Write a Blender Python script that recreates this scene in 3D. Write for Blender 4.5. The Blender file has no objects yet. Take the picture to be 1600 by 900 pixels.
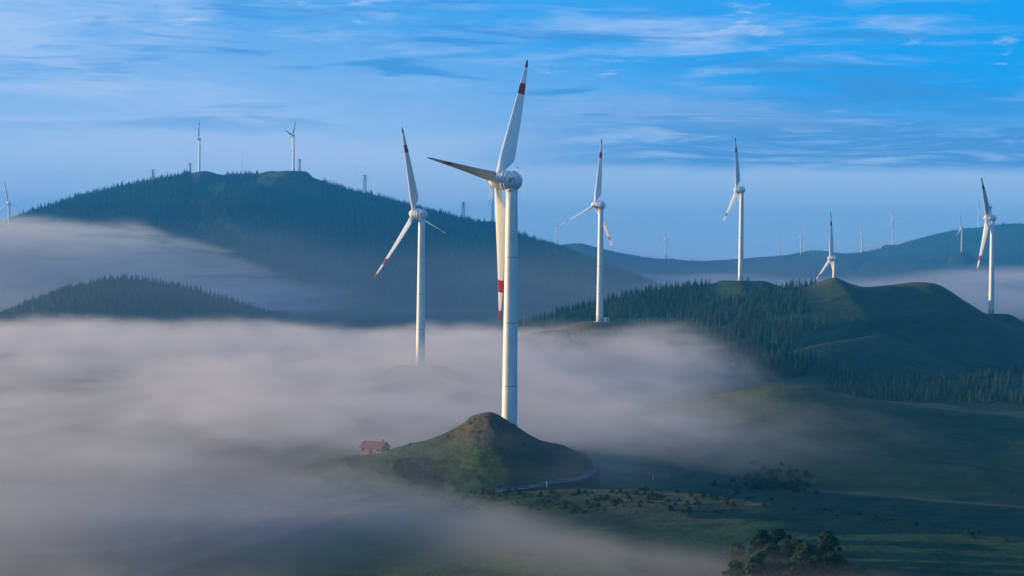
import bpy, math, random
import numpy as np
from mathutils import Vector, Matrix

SC = bpy.context.scene
COL = SC.collection
R = math.radians
random.seed(7)
RNG = np.random.default_rng(11)

# ------------------------------------------------------------------ camera
FPX = 2986.0                      # focal length in 1600-wide pixels
HZ = 400.0
ROLL = R(0.6)
cam_d = bpy.data.cameras.new('camera')
cam_d.sensor_width = 36.0
cam_d.lens = 36.0 * FPX / 1600.0
cam_d.clip_start = 1.0
cam_d.clip_end = 60000.0
cam = bpy.data.objects.new('camera', cam_d)
COL.objects.link(cam)
PITCH = math.atan((450 - HZ) / FPX)
CAM_M = Matrix.Rotation(R(90) - PITCH, 4, 'X') @ Matrix.Rotation(ROLL, 4, 'Z')
cam.matrix_world = CAM_M
SC.camera = cam
M3 = CAM_M.to_3x3()


def P(px, py, y):
    """world point at depth y (metres ahead) seen in that direction"""
    d = M3 @ Vector(((px - 800) / FPX, (450 - py) / FPX, -1.0))
    return d * (y / d.y)


# ------------------------------------------------------------------ light
SUN_AZ, SUN_EL = R(-77), R(6.3)     # azimuth from +Y towards +X
SUN_DIR = Vector((math.sin(SUN_AZ) * math.cos(SUN_EL), math.cos(SUN_AZ) * math.cos(SUN_EL), math.sin(SUN_EL)))
sun_d = bpy.data.lights.new('sun', 'SUN')
sun_d.energy = 5.0
sun_d.angle = R(0.5)
sun_d.color = (1.0, 0.72, 0.37)
sun = bpy.data.objects.new('sun', sun_d)
COL.objects.link(sun)
sun.rotation_euler = SUN_DIR.to_track_quat('Z', 'Y').to_euler()

SC.view_settings.view_transform = 'Standard'
SC.view_settings.look = 'None'
SC.view_settings.exposure = 0.85
SC.view_settings.gamma = 1.0
SC.view_settings.use_curve_mapping = False
cy = SC.cycles
cy.use_denoising = True
cy.max_bounces = 4
cy.diffuse_bounces = 2
cy.glossy_bounces = 1
cy.transmission_bounces = 1
cy.transparent_max_bounces = 8
cy.volume_bounces = 2
cy.volume_step_rate = 5.0
cy.volume_max_steps = 160
cy.use_adaptive_sampling = True
cy.adaptive_threshold = 0.02


# ------------------------------------------------------------------ node maths
class E:
    """a value in a node tree; works in shader and geometry trees"""
    tree = None

    def __init__(s, v):
        s.v = v

    @staticmethod
    def put(v, sock):
        v = v.v if isinstance(v, E) else v
        if isinstance(v, (int, float)):
            sock.default_value = v
        else:
            E.tree.links.new(v, sock)

    @staticmethod
    def m(op, *a, clamp=False):
        n = E.tree.nodes.new('ShaderNodeMath')
        n.operation = op
        n.use_clamp = clamp
        for i, v in enumerate(a):
            E.put(v, n.inputs[i])
        return E(n.outputs[0])

    def __add__(s, o): return E.m('ADD', s, o)
    __radd__ = __add__
    def __sub__(s, o): return E.m('SUBTRACT', s, o)
    def __rsub__(s, o): return E.m('SUBTRACT', o, s)
    def __mul__(s, o): return E.m('MULTIPLY', s, o)
    __rmul__ = __mul__
    def __truediv__(s, o): return E.m('DIVIDE', s, o)
    def __rtruediv__(s, o): return E.m('DIVIDE', o, s)


def emin(a, b): return E.m('MINIMUM', a, b)
def emax(a, b): return E.m('MAXIMUM', a, b)


def ss(v, a, b):
    n = E.tree.nodes.new('ShaderNodeMapRange')
    n.interpolation_type = 'SMOOTHSTEP'
    E.put(v, n.inputs[0]); E.put(a, n.inputs[1]); E.put(b, n.inputs[2])
    n.inputs[3].default_value = 0.0; n.inputs[4].default_value = 1.0
    return E(n.outputs[0])


def lin(v, a, b, c, d):
    n = E.tree.nodes.new('ShaderNodeMapRange')
    E.put(v, n.inputs[0]); E.put(a, n.inputs[1]); E.put(b, n.inputs[2]); E.put(c, n.inputs[3]); E.put(d, n.inputs[4])
    return E(n.outputs[0])


def vec(x, y, z):
    n = E.tree.nodes.new('ShaderNodeCombineXYZ')
    E.put(x, n.inputs[0]); E.put(y, n.inputs[1]); E.put(z, n.inputs[2])
    return n.outputs[0]


def sep(sock):
    n = E.tree.nodes.new('ShaderNodeSeparateXYZ')
    E.tree.links.new(sock, n.inputs[0])
    return E(n.outputs[0]), E(n.outputs[1]), E(n.outputs[2])


def nz(v, scale=1.0, detail=3.0, rough=0.5, dist=0.0):
    n = E.tree.nodes.new('ShaderNodeTexNoise')
    E.tree.links.new(v, n.inputs['Vector'])
    n.inputs['Scale'].default_value = scale
    n.inputs['Detail'].default_value = detail
    n.inputs['Roughness'].default_value = rough
    n.inputs['Distortion'].default_value = dist
    return E(n.outputs[0])


def mixc(f, a, b):
    n = E.tree.nodes.new('ShaderNodeMix')
    n.data_type = 'RGBA'
    E.put(f, n.inputs[0])
    for v, k in ((a, 6), (b, 7)):
        if isinstance(v, tuple):
            n.inputs[k].default_value = (*v, 1)
        else:
            E.tree.links.new(v, n.inputs[k])
    return n.outputs[2]


# ------------------------------------------------------------------ sky
world = bpy.data.worlds.new('World')
SC.world = world
world.use_nodes = True
nt = world.node_tree
nt.nodes.clear()
E.tree = nt
sky = nt.nodes.new('ShaderNodeTexSky')
sky.sky_type = 'NISHITA'
sky.sun_disc = False
sky.sun_elevation = SUN_EL
sky.sun_rotation = SUN_AZ
sky.altitude = 1800
sky.air_density = 1.0
sky.dust_density = 0.25
sky.ozone_density = 4.0
tc = nt.nodes.new('ShaderNodeTexCoord')
dx, dy, dz = sep(tc.outputs['Generated'])
az = E.m('ARCTAN2', dx, dy)
el = dz
# clear-sky colour of the morning: deep azure above, paler towards the horizon and towards the sun
tint = nt.nodes.new('ShaderNodeMix'); tint.data_type = 'RGBA'; tint.blend_type = 'MULTIPLY'
tint.inputs[0].default_value = 1.0
nt.links.new(sky.outputs[0], tint.inputs[6])
tint.inputs[7].default_value = (0.42, 0.86, 1.45, 1)
rgt = ss(az, -0.22, 0.26)
hi = ss(el, 0.02 + rgt * 0.022, 0.15 - rgt * 0.065)
deep = mixc(rgt, (1.0, 4.6, 9.8), (0.0, 4.2, 10.6))
pale = mixc(rgt, (5.9, 7.8, 10.9), (5.9, 8.0, 10.9))
azure = mixc(ss(el, 0.16, 0.55), mixc(hi, pale, deep), (0.25, 1.7, 4.6))      # the dome darkens overhead
base = mixc(0.85, tint.outputs[2], azure)
# streaky layer clouds
v1 = vec(az * 4.0, el * 27.0, 4.0)
v2 = vec(az * 13.0, el * 105.0, 3.0)
c1 = nz(v1, 1.0, 5.0, 0.55, 0.6)
c2 = nz(v2, 1.0, 6.0, 0.6, 0.4)
wob = (nz(vec(az * 9.0, 2.0, 0.0), 1.0, 3, .5, 0) - .5) * .012
band = ss(el + wob, 0.043, 0.050) * (1.0 - ss(el + wob, 0.060, 0.098)) * ss(az, -0.06, 0.10)
cl = ss(c1 * 0.62 + c2 * 0.38 - rgt * 0.10 + 0.03, 0.42, 0.62)
skyc = mixc(cl * 0.7, base, (5.9, 7.3, 10.3))
c3 = nz(vec(az * 11.0, el * 120.0, 21.0), 1.0, 6, .62, .8)
skyc = mixc(band * ss(c3 * 0.6 + c2 * 0.4, 0.34, 0.52) * 0.85, skyc, (0.5, 2.9, 7.2))
skyc = mixc(band * ss(c3, 0.54, 0.66) * 0.6, skyc, (4.0, 6.2, 9.8))
puff = nz(vec(az * 22.0, el * 105.0, 9.0), 1.0, 6.0, 0.62, 0.5)
gate = nz(vec(az * 6.0, el * 30.0, 5.0), 1.0, 1.0, 0.5, 0)
pf = ss(puff, 0.55, 0.74) * ss(gate, 0.45, 0.6) * ss(el, 0.07, 0.10)
skyc = mixc(pf * 0.75, skyc, (6.0, 7.2, 10.2))
dk = ss(nz(vec(az * 9.0, el * 85.0, 14.0), 1.0, 5.0, 0.55, 0.4), 0.5, 0.66) * ss(el, 0.055, 0.08)
skyc = mixc(dk * 0.85, skyc, (0.5, 3.2, 7.8))
bg = nt.nodes.new('ShaderNodeBackground')
bg.inputs[1].default_value = 0.055
wo = nt.nodes.new('ShaderNodeOutputWorld')
nt.links.new(skyc, bg.inputs[0])
nt.links.new(bg.outputs[0], wo.inputs[0])


# ------------------------------------------------------------------ object helpers
def tag(o, label=None, cat=None, group=None, kind=None):
    if label: o['label'] = label
    if cat: o['category'] = cat
    if group: o['group'] = group
    if kind: o['kind'] = kind
    return o


def link(o, parent=None):
    COL.objects.link(o)
    if parent: o.parent = parent
    return o


class MB:
    def __init__(s):
        s.v, s.f, s.m, s.sm = [], [], [], []

    def add(s, vs, fs, mat=0, smooth=True):
        b = len(s.v)
        s.v += [tuple(v) for v in vs]
        s.f += [tuple(i + b for i in f) for f in fs]
        s.m += [mat] * len(fs)
        s.sm += [smooth] * len(fs)

    def rings(s, rings, mats=None, smooth=True, caps=True):
        """rings: equal-length point lists joined into a skin"""
        n = len(rings[0]); b = len(s.v)
        for r in rings: s.v += [tuple(p) for p in r]
        for i in range(len(rings) - 1):
            mt = mats[i] if mats else 0
            for k in range(n):
                a, c = b + i * n + k, b + i * n + (k + 1) % n
                s.f.append((a, c, c + n, a + n)); s.m.append(mt); s.sm.append(smooth)
        if caps:
            s.f.append(tuple(b + k for k in range(n))[::-1]); s.m.append(mats[0] if mats else 0); s.sm.append(False)
            e = b + (len(rings) - 1) * n
            s.f.append(tuple(e + k for k in range(n))); s.m.append(mats[-1] if mats else 0); s.sm.append(False)

    def lathe(s, prof, axis='Z', n=32, o=(0, 0, 0), mats=None, smooth=True):
        """prof: (radius, position along axis)"""
        rs = []
        for r, t in prof:
            ring = []
            for k in range(n):
                a = 2 * math.pi * k / n
                c, d = r * math.cos(a), r * math.sin(a)
                p = (c, d, t) if axis == 'Z' else (t, c, d)
                ring.append((p[0] + o[0], p[1] + o[1], p[2] + o[2]))
            rs.append(ring)
        s.rings(rs, mats, smooth)

    def tube(s, a, b, r0, r1=None, n=6, mat=0):
        a, b = Vector(a), Vector(b)
        r1 = r0 if r1 is None else r1
        q = (b - a).to_track_quat('Z', 'Y')
        rs = []
        for p, r in ((a, r0), (b, r1)):
            rs.append([p + q @ Vector((r * math.cos(2 * math.pi * k / n), r * math.sin(2 * math.pi * k / n), 0)) for k in range(n)])
        s.rings(rs, [mat], True)

    def box(s, c, d, mat=0, rz=0):
        x, y, z = d[0] / 2, d[1] / 2, d[2] / 2
        vs = []
        for k in range(8):
            p = Vector((x if k & 1 else -x, y if k & 2 else -y, z if k & 4 else -z))
            if rz: p.rotate(Matrix.Rotation(rz, 3, 'Z'))
            vs.append(p + Vector(c))
        s.add(vs, [(0, 2, 3, 1), (4, 5, 7, 6), (0, 1, 5, 4), (2, 6, 7, 3), (0, 4, 6, 2), (1, 3, 7, 5)], mat, False)

    def mesh(s, name, mats):
        me = bpy.data.meshes.new(name)
        me.from_pydata(s.v, [], s.f)
        for m in mats: me.materials.append(m)
        me.polygons.foreach_set('material_index', s.m)
        me.polygons.foreach_set('use_smooth', s.sm)
        me.update()
        return me

    def build(s, name, mats, parent=None):
        return link(bpy.data.objects.new(name, s.mesh(name, mats)), parent)


def empty(name, loc, rz=0.0):
    o = bpy.data.objects.new(name, None)
    o.location = loc
    o.rotation_euler = (0, 0, rz)
    o.empty_display_size = 1
    return link(o)


def mat(name, col, rough=0.6, var=0.15, scale=1.0, metal=0.0, spec=0.5, bump=0.0):
    m = bpy.data.materials.new(name)
    m.use_nodes = True
    t = m.node_tree
    E.tree = t
    p = t.nodes['Principled BSDF']
    p.inputs['Roughness'].default_value = rough
    p.inputs['Metallic'].default_value = metal
    p.inputs['Specular IOR Level'].default_value = spec
    g = t.nodes.new('ShaderNodeTexCoord')
    f = nz(g.outputs['Object'], scale, 5, 0.6)
    c = mixc(lin(f, 0.3, 0.7, 0, 1), tuple(x * (1 - var) for x in col), tuple(min(1, x * (1 + var)) for x in col))
    t.links.new(c, p.inputs['Base Color'])
    if bump:
        b = t.nodes.new('ShaderNodeBump'); b.inputs['Strength'].default_value = bump
        E.put(f, b.inputs['Height']); t.links.new(b.outputs[0], p.inputs['Normal'])
    return m


# ------------------------------------------------------------------ terrain height
def hashn(ix, iy, seed):
    n = (ix * 374761393 + iy * 668265263 + seed * 974634777) & 0xffffffff
    n = ((n ^ (n >> 13)) * 1274126177) & 0xffffffff
    return ((n ^ (n >> 16)) & 0xffff) / 65535.0


def vnoise(x, y, seed=0):
    xi, yi = np.floor(x).astype(np.int64), np.floor(y).astype(np.int64)
    fx, fy = x - xi, y - yi
    fx, fy = fx * fx * (3 - 2 * fx), fy * fy * (3 - 2 * fy)
    a, b = hashn(xi, yi, seed), hashn(xi + 1, yi, seed)
    c, d = hashn(xi, yi + 1, seed), hashn(xi + 1, yi + 1, seed)
    return (a + (b - a) * fx) * (1 - fy) + (c + (d - c) * fx) * fy - 0.5


def fbm(x, y, scale, octv=4, seed=0, ridged=False):
    t, amp = 0, 1.0
    for i in range(octv):
        n = vnoise(x / scale + 17.3 * i, y / scale - 9.1 * i, seed + i)
        t = t + amp * ((0.5 - np.abs(n) * 2) if ridged else n)
        amp *= 0.5; scale *= 0.5
    return t


def seg_dist(x, y, pts):
    """distance to a polyline on the plan"""
    best = np.full(x.shape, 1e9)
    for (ax, ay), (bx, by) in zip(pts[:-1], pts[1:]):
        vx, vy = bx - ax, by - ay
        t = np.clip(((x - ax) * vx + (y - ay) * vy) / (vx * vx + vy * vy + 1e-9), 0, 1)
        best = np.minimum(best, np.hypot(x - ax - t * vx, y - ay - t * vy))
    return best


def npss(v, a, b):
    t = np.clip((v - a) / (b - a), 0, 1)
    return t * t * (3 - 2 * t)


# each ridge: its crest as world points, widths of its near and far slopes, foot height, shape exponent, roughness
RIDGES = []


def ridge(name, pts, fw, bw, foot, pw=1.2, amp=0.0, nsc=60.0):
    w = [P(px, py, d) for px, py, d in pts]
    w.sort(key=lambda p: p.x)
    RIDGES.append(dict(name=name, tents=[], x=np.array([p.x for p in w]), y=np.array([p.y for p in w]), z=np.array([p.z for p in w]),
                       fw=fw, bw=bw, foot=foot, pw=pw, amp=amp, nsc=nsc))


def D(d, pts): return [(a, b, d) for a, b in pts]


ridge('mountain', D(3850, [(-700, 560), (-420, 460), (-200, 404), (0, 350), (60, 326), (120, 306), (200, 287), (245, 278), (290, 272), (302, 270), (320, 265), (345, 272), (400, 272), (430, 265), (452, 271), (475, 271), (500, 280),
      (550, 297), (600, 308), (640, 319), (700, 335), (760, 351), (820, 368), (860, 382), (900, 396), (960, 420), (1030, 447), (1100, 484), (1200, 530), (1300, 560)]), 1080, 1500, -85, 0.95, 22, 420)
ridge('spur hill', D(2000, [(-300, 560), (-120, 530), (0, 505), (50, 482), (100, 456), (150, 440), (200, 436), (250, 443), (300, 453), (370, 474), (430, 496), (500, 525), (560, 550)]), 520, 400, -78, 1.2, 8, 150)
ridge('far ridge', D(6700, [(500, 470), (700, 440), (800, 405), (860, 388), (885, 381), (906, 378), (925, 384), (960, 394), (1000, 401), (1030, 405), (1060, 406), (1100, 408), (1140, 405), (1180, 403), (1210, 400), (1250, 398), (1262, 394), (1276, 389), (1300, 394), (1330, 397), (1400, 402), (1500, 410), (1700, 420), (2000, 430)]), 1500, 5000, -95, 1.1, 30, 500)
ridge('far mountain', D(6850, [(1000, 520), (1200, 440), (1280, 402), (1320, 397), (1360, 392), (1400, 385), (1440, 374), (1480, 363), (1510, 357), (1540, 354), (1570, 349), (1600, 350), (1700, 340), (1900, 352), (2300, 400)]), 2600, 5200, -95, 1.05, 60, 600)
ridge('north ridge', D(1478, [(760, 530), (820, 508), (870, 492), (920, 476), (960, 466), (1000, 457), (1060, 449), (1100, 445), (1120, 443), (1134, 438), (1150, 434), (1166, 442), (1182, 438), (1200, 441), (1225, 450), (1260, 462), (1330, 490), (1450, 530)]), 330, 300, -80, 1.3, 5, 90)
ridge('clearing ridge', D(1150, [(700, 560), (780, 530), (840, 518), (900, 511), (936, 507), (960, 507), (1000, 511), (1040, 517), (1080, 530), (1130, 556), (1200, 590)]), 230, 160, -74, 1.3, 3, 60)
ridge('right hill', D(1360, [(960, 540), (1010, 512), (1040, 503), (1080, 490), (1120, 478), (1160, 468), (1200, 459), (1240, 451), (1258, 448), (1280, 440), (1303, 428), (1325, 441), (1345, 448), (1375, 447), (1410, 444), (1440, 440), (1462, 442), (1475, 450), (1500, 466), (1550, 497), (1600, 525), (1700, 585), (1800, 620)]), ((1200, 1270, 1340, 1430), (380, 330, 250, 215)), 380, -74, 1.35, 7, 110)
ridge('pale spur', [(1140, 575, 1000), (1200, 556, 1030), (1260, 543, 1070), (1320, 530, 1110), (1385, 519, 1150), (1440, 545, 1130), (1500, 575, 1100), (1560, 606, 1060), (1620, 640, 1030)], 180, 130, -76, 1.3, 4, 70)
ridge('knoll', D(1400, [(1440, 530), (1490, 500), (1530, 490), (1560, 491), (1590, 499), (1640, 520), (1720, 560)]), 160, 160, -74, 1.2, 2, 60)
ridge('meadow', [(700, 684, 640), (820, 672, 650), (920, 660, 670), (1010, 644, 690), (1100, 624, 700), (1150, 611, 700), (1200, 600, 700), (1260, 604, 700), (1300, 611, 700), (1350, 620, 700), (1420, 633, 700), (1500, 644, 700), (1600, 657, 700), (1800, 690, 700)], 225, 170, -64, 1.0, 1.6, 70)
ridge('knob', D(482, [(440, 735), (500, 722), (540, 713), (580, 707), (620, 694), (680, 684), (700, 676), (722, 666), (735, 650), (748, 642), (765, 637), (783, 641), (797, 652), (812, 665), (825, 676), (850, 690), (885, 697), (905, 710), (925, 726), (940, 742), (960, 756)]), 66, 60, -55.5, 1.15, 3.2, 20)
ridge('near crest', [(60, 852, 400), (300, 822, 405), (500, 800, 410), (640, 782, 415), (720, 776, 415), (800, 768, 415), (900, 764, 412), (1000, 763, 405), (1100, 772, 395), (1240, 791, 375), (1400, 816, 355), (1600, 838, 340), (1900, 880, 320)], 420, 62, -60, 0.9, 1.4, 60)

RN = [r['name'] for r in RIDGES]


def spur(host, pts, amp, width):
    """a rib running down a slope: plan polyline given as (direction, distance)"""
    RIDGES[RN.index(host)]['tents'].append(([(P(px, 400, d).x, d) for px, d in pts], amp, width))


spur('mountain', [(30, 3850), (18, 3600), (-18, 3200), (-65, 2750)], 20, 80)
spur('mountain', [(120, 3850), (108, 3600), (72, 3200), (25, 2750)], 24, 94)
spur('mountain', [(190, 3850), (178, 3600), (142, 3200), (95, 2750)], 20, 108)
spur('mountain', [(265, 3850), (253, 3600), (217, 3200), (170, 2750)], 28, 80)
spur('mountain', [(345, 3850), (333, 3600), (297, 3200), (250, 2750)], 24, 94)
spur('mountain', [(425, 3850), (413, 3600), (377, 3200), (330, 2750)], 32, 108)
spur('mountain', [(500, 3850), (488, 3600), (452, 3200), (405, 2750)], 24, 80)
spur('mountain', [(575, 3850), (563, 3600), (527, 3200), (480, 2750)], 30, 94)
spur('mountain', [(655, 3850), (643, 3600), (607, 3200), (560, 2750)], 24, 108)
spur('mountain', [(740, 3850), (728, 3600), (692, 3200), (645, 2750)], 26, 80)
spur('mountain', [(830, 3850), (818, 3600), (782, 3200), (735, 2750)], 20, 94)
spur('mountain', [(920, 3850), (908, 3600), (872, 3200), (825, 2750)], 18, 108)
spur('right hill', [(1305, 1365), (1290, 1270), (1250, 1150), (1200, 1010)], 16, 85)
spur('far mountain', [(1520, 6850), (1440, 6000), (1330, 5000), (1290, 4300)], 60, 330)
spur('far mountain', [(1620, 6850), (1590, 6000), (1500, 5200), (1440, 4300)], 60, 330)
spur('far ridge', [(905, 6700), (890, 6200), (850, 5400)], 40, 260)
spur('far ridge', [(1276, 6700), (1250, 6200), (1180, 5400)], 40, 260)


PADS = []      # (x, y, z, radius): level ground under each turbine


def height(x, y, pads=True):
    x = np.asarray(x, float); y = np.asarray(y, float)
    base = -56.0 - 6.0 * npss(x, 25, 90) * npss(y, 350, 430) + fbm(x, y, 90, 3, 3) * 2.0
    base = base - 16 * npss(y, 1000, 1400) - 12 * npss(y, 1800, 3500)
    base = np.where(y < 0, -56 + fbm(x, y, 90, 3, 3) * 2.0, base)
    k = 1.4
    tot = np.exp(np.clip(base / k, -300, 300) + 60)
    best = base.copy(); idx = np.full(x.shape, -1)
    hs = [base]
    for i, r in enumerate(RIDGES):
        yc = np.interp(x, r['x'], r['y'])
        sw = yc * 0.004
        zc = sum(k_ * np.interp(x + o_ * sw, r['x'], r['z'], left=r['foot'] - 40, right=r['foot'] - 40) for o_, k_ in ((-1.2, .15), (-.5, .2), (0, .3), (.5, .2), (1.2, .15)))
        ex = r['x']
        w = np.clip(np.minimum(x - ex[0], ex[-1] - x) / (0.06 * (ex[-1] - ex[0])), 0, 1)
        fw = r['fw'] if not isinstance(r['fw'], tuple) else np.interp(x / np.maximum(y, 1) * FPX + 800, r['fw'][0], r['fw'][1])
        s = np.where(y < yc, (yc - y) / fw, (y - yc) / r['bw'])
        sc = np.clip(s, 0, 1.0)
        f = 1 - sc ** r['pw']
        if r['pw'] > 1: f = f * (1 - 0.25 * sc)
        ns = fbm(x + y * 0.35, y * 0.45, r['nsc'], 5, 20 + i * 7, True) - 0.45
        wgt = np.clip(sc * 3.5, 0.0, 1) * (1 - sc ** 3)
        if r['name'] == 'knob': wgt = np.clip(sc * 3 + .25, 0, 1) * (1 - sc ** 3)
        h = r['foot'] + (zc - r['foot']) * f + r['amp'] * ns * wgt
        for pl, ta, tw_ in r['tents']:
            dd = seg_dist(x, y, pl)
            h = h + ta * np.clip(1.15 - dd / tw_, 0, 1) * np.clip(sc * 2.2, 0, 1) * (1 - sc ** 2) * (0.75 + 0.5 * (ns + .45))
        if r['tents']: h = np.minimum(h, r['foot'] + (zc - r['foot']) * (1 - 0.72 * sc))
        h = np.where((s > 1.0) | (w <= 0), -400, r['foot'] - 40 + (h - r['foot'] + 40) * (w ** .5))
        hs.append(h)
        idx = np.where(h > best, i, idx); best = np.maximum(best, h)
    out = best + 0.0
    acc = 0
    for h in hs: acc = acc + np.exp(np.clip((h - best) / k, -60, 0))
    out = best + k * np.log(acc) * 0.7
    fine = np.clip(np.hypot(x, y) / 900, 0.12, 3)
    out = out + fbm(x, y, 14, 3, 71) * 0.5 * np.minimum(fine, 1) + fbm(x, y, 45, 3, 55) * 1.2 * fine * (np.hypot(x, y) > 600)
    if pads:
        for px_, py_, pz_, pr_ in PADS:
            dd = np.hypot(x - px_, y - py_)
            t = 1 - npss(dd, pr_, pr_ * 2.4)
            out = out * (1 - t) + pz_ * t
    return out, idx



# ------------------------------------------------------------------ turbine positions (nacelle seen at px,py at that distance)
TOWER = 70.0
TURB = [
    # px, py, dist, cos of the rotor plane, blade angle, sunk extra, label, near?
    (800, 283, 495, .348, 35, 'largest white wind turbine, its foot hidden behind the small dark knoll'),
    (659, 335, 880, .48, -17, 'white wind turbine rising out of the dense fog just left of the largest one'),
    (939, 321, 1148, .49, 10, 'white wind turbine with cabinet at its foot on the wooded ridge right of the largest'),
    (1159, 297, 1478, .19, -11, 'white wind turbine on a bare mound with a cabinet, behind the conifer slope'),
    (1551, 341, 1400, .12, -46, 'white wind turbine near the right edge standing on a low dark knoll'),
    (1304, 404, 1700, .25, 0, 'short looking white wind turbine behind the pointed top of the dark right hill'),
    (312, 217, 3900, .35, 8, 'distant wind turbine on the wooded mountain top, the left one of the two there'),
    (459, 212, 3780, .30, 42, 'distant wind turbine on the mountain top beside a lattice pylon'),
    (14, 317, 3450, .80, -12, 'distant wind turbine at the left edge with its tower sinking into cloud'),
    (770, 291, 3800, .15, 45, 'distant wind turbine mostly hidden behind the rotor of the largest one'),
    (870, 351, 6500, .80, 18, 'tiny wind turbine just over the right shoulder of the wooded mountain'),
    (1041, 373, 6700, .80, -20, 'tiny wind turbine alone on the far ridge between two large turbines'),
    (1218, 373, 7300, .55, 0, 'faint tiny wind turbine on the far ridge left of the pointed hump'),
    (1252, 367, 6700, .65, -12, 'tiny wind turbine on the far ridge beside its pointed hump'),
    (1347, 364, 6750, .60, 0, 'tiny wind turbine where the far ridge meets the far right mountain'),
    (1396, 342, 6850, .85, -35, 'faint wind turbine whose tower dissolves in cloud above the far right mountain'),
    (1378, 386, 9000, .5, 0, 'faintest tiny wind turbine barely showing over the far right skyline'),
    (1413, 376, 8600, .5, 15, 'very small wind turbine poking over the rising far right skyline'),
    (1503, 357, 5600, .25, -5, 'distant wind turbine standing on the face of the far right mountain'),
    (1530, 326, 6850, .35, 15, 'distant wind turbine on the crest of the far right mountain near the right edge'),
]
TALL = {15: 1.33}       # one tower is of a taller make
TPOS = []
for k, (px, py, d, c, th, lab) in enumerate(TURB):
    p = P(px, py, d)
    TPOS.append((p.x, p.y, p.z - TOWER * TALL.get(k, 1)))
for i, (x, y, z) in enumerate(TPOS):
    g = float(height(np.array([x]), np.array([y]), False)[0][0])
    # towers are the same make; the ground is levelled to meet each foot (the hidden ones stand on what is there)
    PADS.append((x, y, z, 7 if i == 0 else 10 if y < 2000 else 22))
    print('turbine', i, 'ground', round(g, 1), 'foot', round(z, 1))


# ------------------------------------------------------------------ ground materials
def ground_material():
    m = bpy.data.materials.new('ground')
    m.use_nodes = True
    t = m.node_tree
    E.tree = t
    p = t.nodes['Principled BSDF']
    p.inputs['Roughness'].default_value = 0.95
    p.inputs['Specular IOR Level'].default_value = 0.15
    at = t.nodes.new('ShaderNodeAttribute'); at.attribute_name = 'cover'
    fr, so, gr = sep(at.outputs['Vector'])      # forest with painted shade, bare soil, dry grass
    g = t.nodes.new('ShaderNodeNewGeometry')
    pos = g.outputs['Position']
    x, y, z = sep(pos)
    big = nz(pos, 0.012, 5, 0.6)
    mid = nz(pos, 0.09, 6, 0.65)
    fin = nz(pos, 0.7, 5, 0.7)
    row = nz(vec(x * 0.05, y * 0.35, z * 1.5), 1.0, 4, 0.6, 0.6)
    ter = nz(vec(x * 0.012, y * 0.012, z * .9), 1.0, 5, .6, .9)
    ter = ter * (1.0 - ss(y, 800.0, 1000.0)) + 0.5 * ss(y, 800.0, 1000.0)
    n = mid * 0.3 + fin * 0.22 + row * 0.2 + ter * 0.28
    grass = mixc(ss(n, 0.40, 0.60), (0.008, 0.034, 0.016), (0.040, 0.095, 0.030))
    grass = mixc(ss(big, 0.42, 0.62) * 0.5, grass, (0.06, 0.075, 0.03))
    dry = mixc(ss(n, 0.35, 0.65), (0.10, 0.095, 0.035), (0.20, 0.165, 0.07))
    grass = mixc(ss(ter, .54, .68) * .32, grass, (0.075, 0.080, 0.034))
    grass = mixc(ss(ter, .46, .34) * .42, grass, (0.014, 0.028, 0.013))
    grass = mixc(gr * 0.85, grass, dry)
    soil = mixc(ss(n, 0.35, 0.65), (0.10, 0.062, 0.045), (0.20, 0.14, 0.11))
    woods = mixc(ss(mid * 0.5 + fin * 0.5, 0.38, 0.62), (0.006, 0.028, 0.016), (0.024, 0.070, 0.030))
    vor = t.nodes.new('ShaderNodeTexVoronoi'); vor.inputs['Scale'].default_value = 0.11
    t.links.new(pos, vor.inputs['Vector'])
    far = ss(y, 1900.0, 2600.0)
    bush = ss(E(vor.outputs['Distance']), 0.5, 0.15) * 0.8
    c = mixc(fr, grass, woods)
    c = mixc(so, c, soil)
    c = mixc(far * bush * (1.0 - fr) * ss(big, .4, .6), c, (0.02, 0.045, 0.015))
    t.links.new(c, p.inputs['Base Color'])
    b = t.nodes.new('ShaderNodeBump')
    b.inputs['Strength'].default_value = 0.9
    b.inputs['Distance'].default_value = 1.0
    E.put(mid * 2.2 + fin * 0.5 + row * 0.6 + far * mid * 14.0, b.inputs['Height'])
    t.links.new(b.outputs[0], p.inputs['Normal'])
    return m


def on_ground(px, py, d0=250, d1=8000):
    """where the view direction first meets the ground"""
    ds = np.geomspace(d0, d1, 4000)
    q = P(px, py, 1.0)
    h = height(q.x * ds, ds)[0]
    k = np.argmax(h >= q.z * ds)
    return (q.x * ds[k], ds[k], h[k])


def path_pts(px):
    return [on_ground(a, b)[:2] for a, b in px]


TRACKS = [path_pts([(210, 905), (300, 872), (380, 848), (440, 828), (520, 803), (600, 788)]),
          path_pts([(60, 862), (170, 858), (260, 846), (330, 830), (420, 800), (560, 775)])]
GULLY = [path_pts([(55, 806), (120, 790), (165, 780)]), path_pts([(165, 805), (195, 822), (215, 832)]), path_pts([(0, 775), (90, 778), (260, 772), (330, 760)]),
         path_pts([(600, 715), (700, 712), (800, 716), (850, 712)]), path_pts([(560, 728), (640, 735), (740, 738)])]
STRIPE = path_pts([(1300, 706), (1370, 712), (1450, 720), (1520, 728), (1620, 742)])
PALE = path_pts([(1265, 766), (1330, 771), (1420, 778), (1500, 785), (1620, 793)])
DRYP = path_pts([(1000, 535), (1050, 525), (1090, 540), (1120, 560)])


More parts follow.
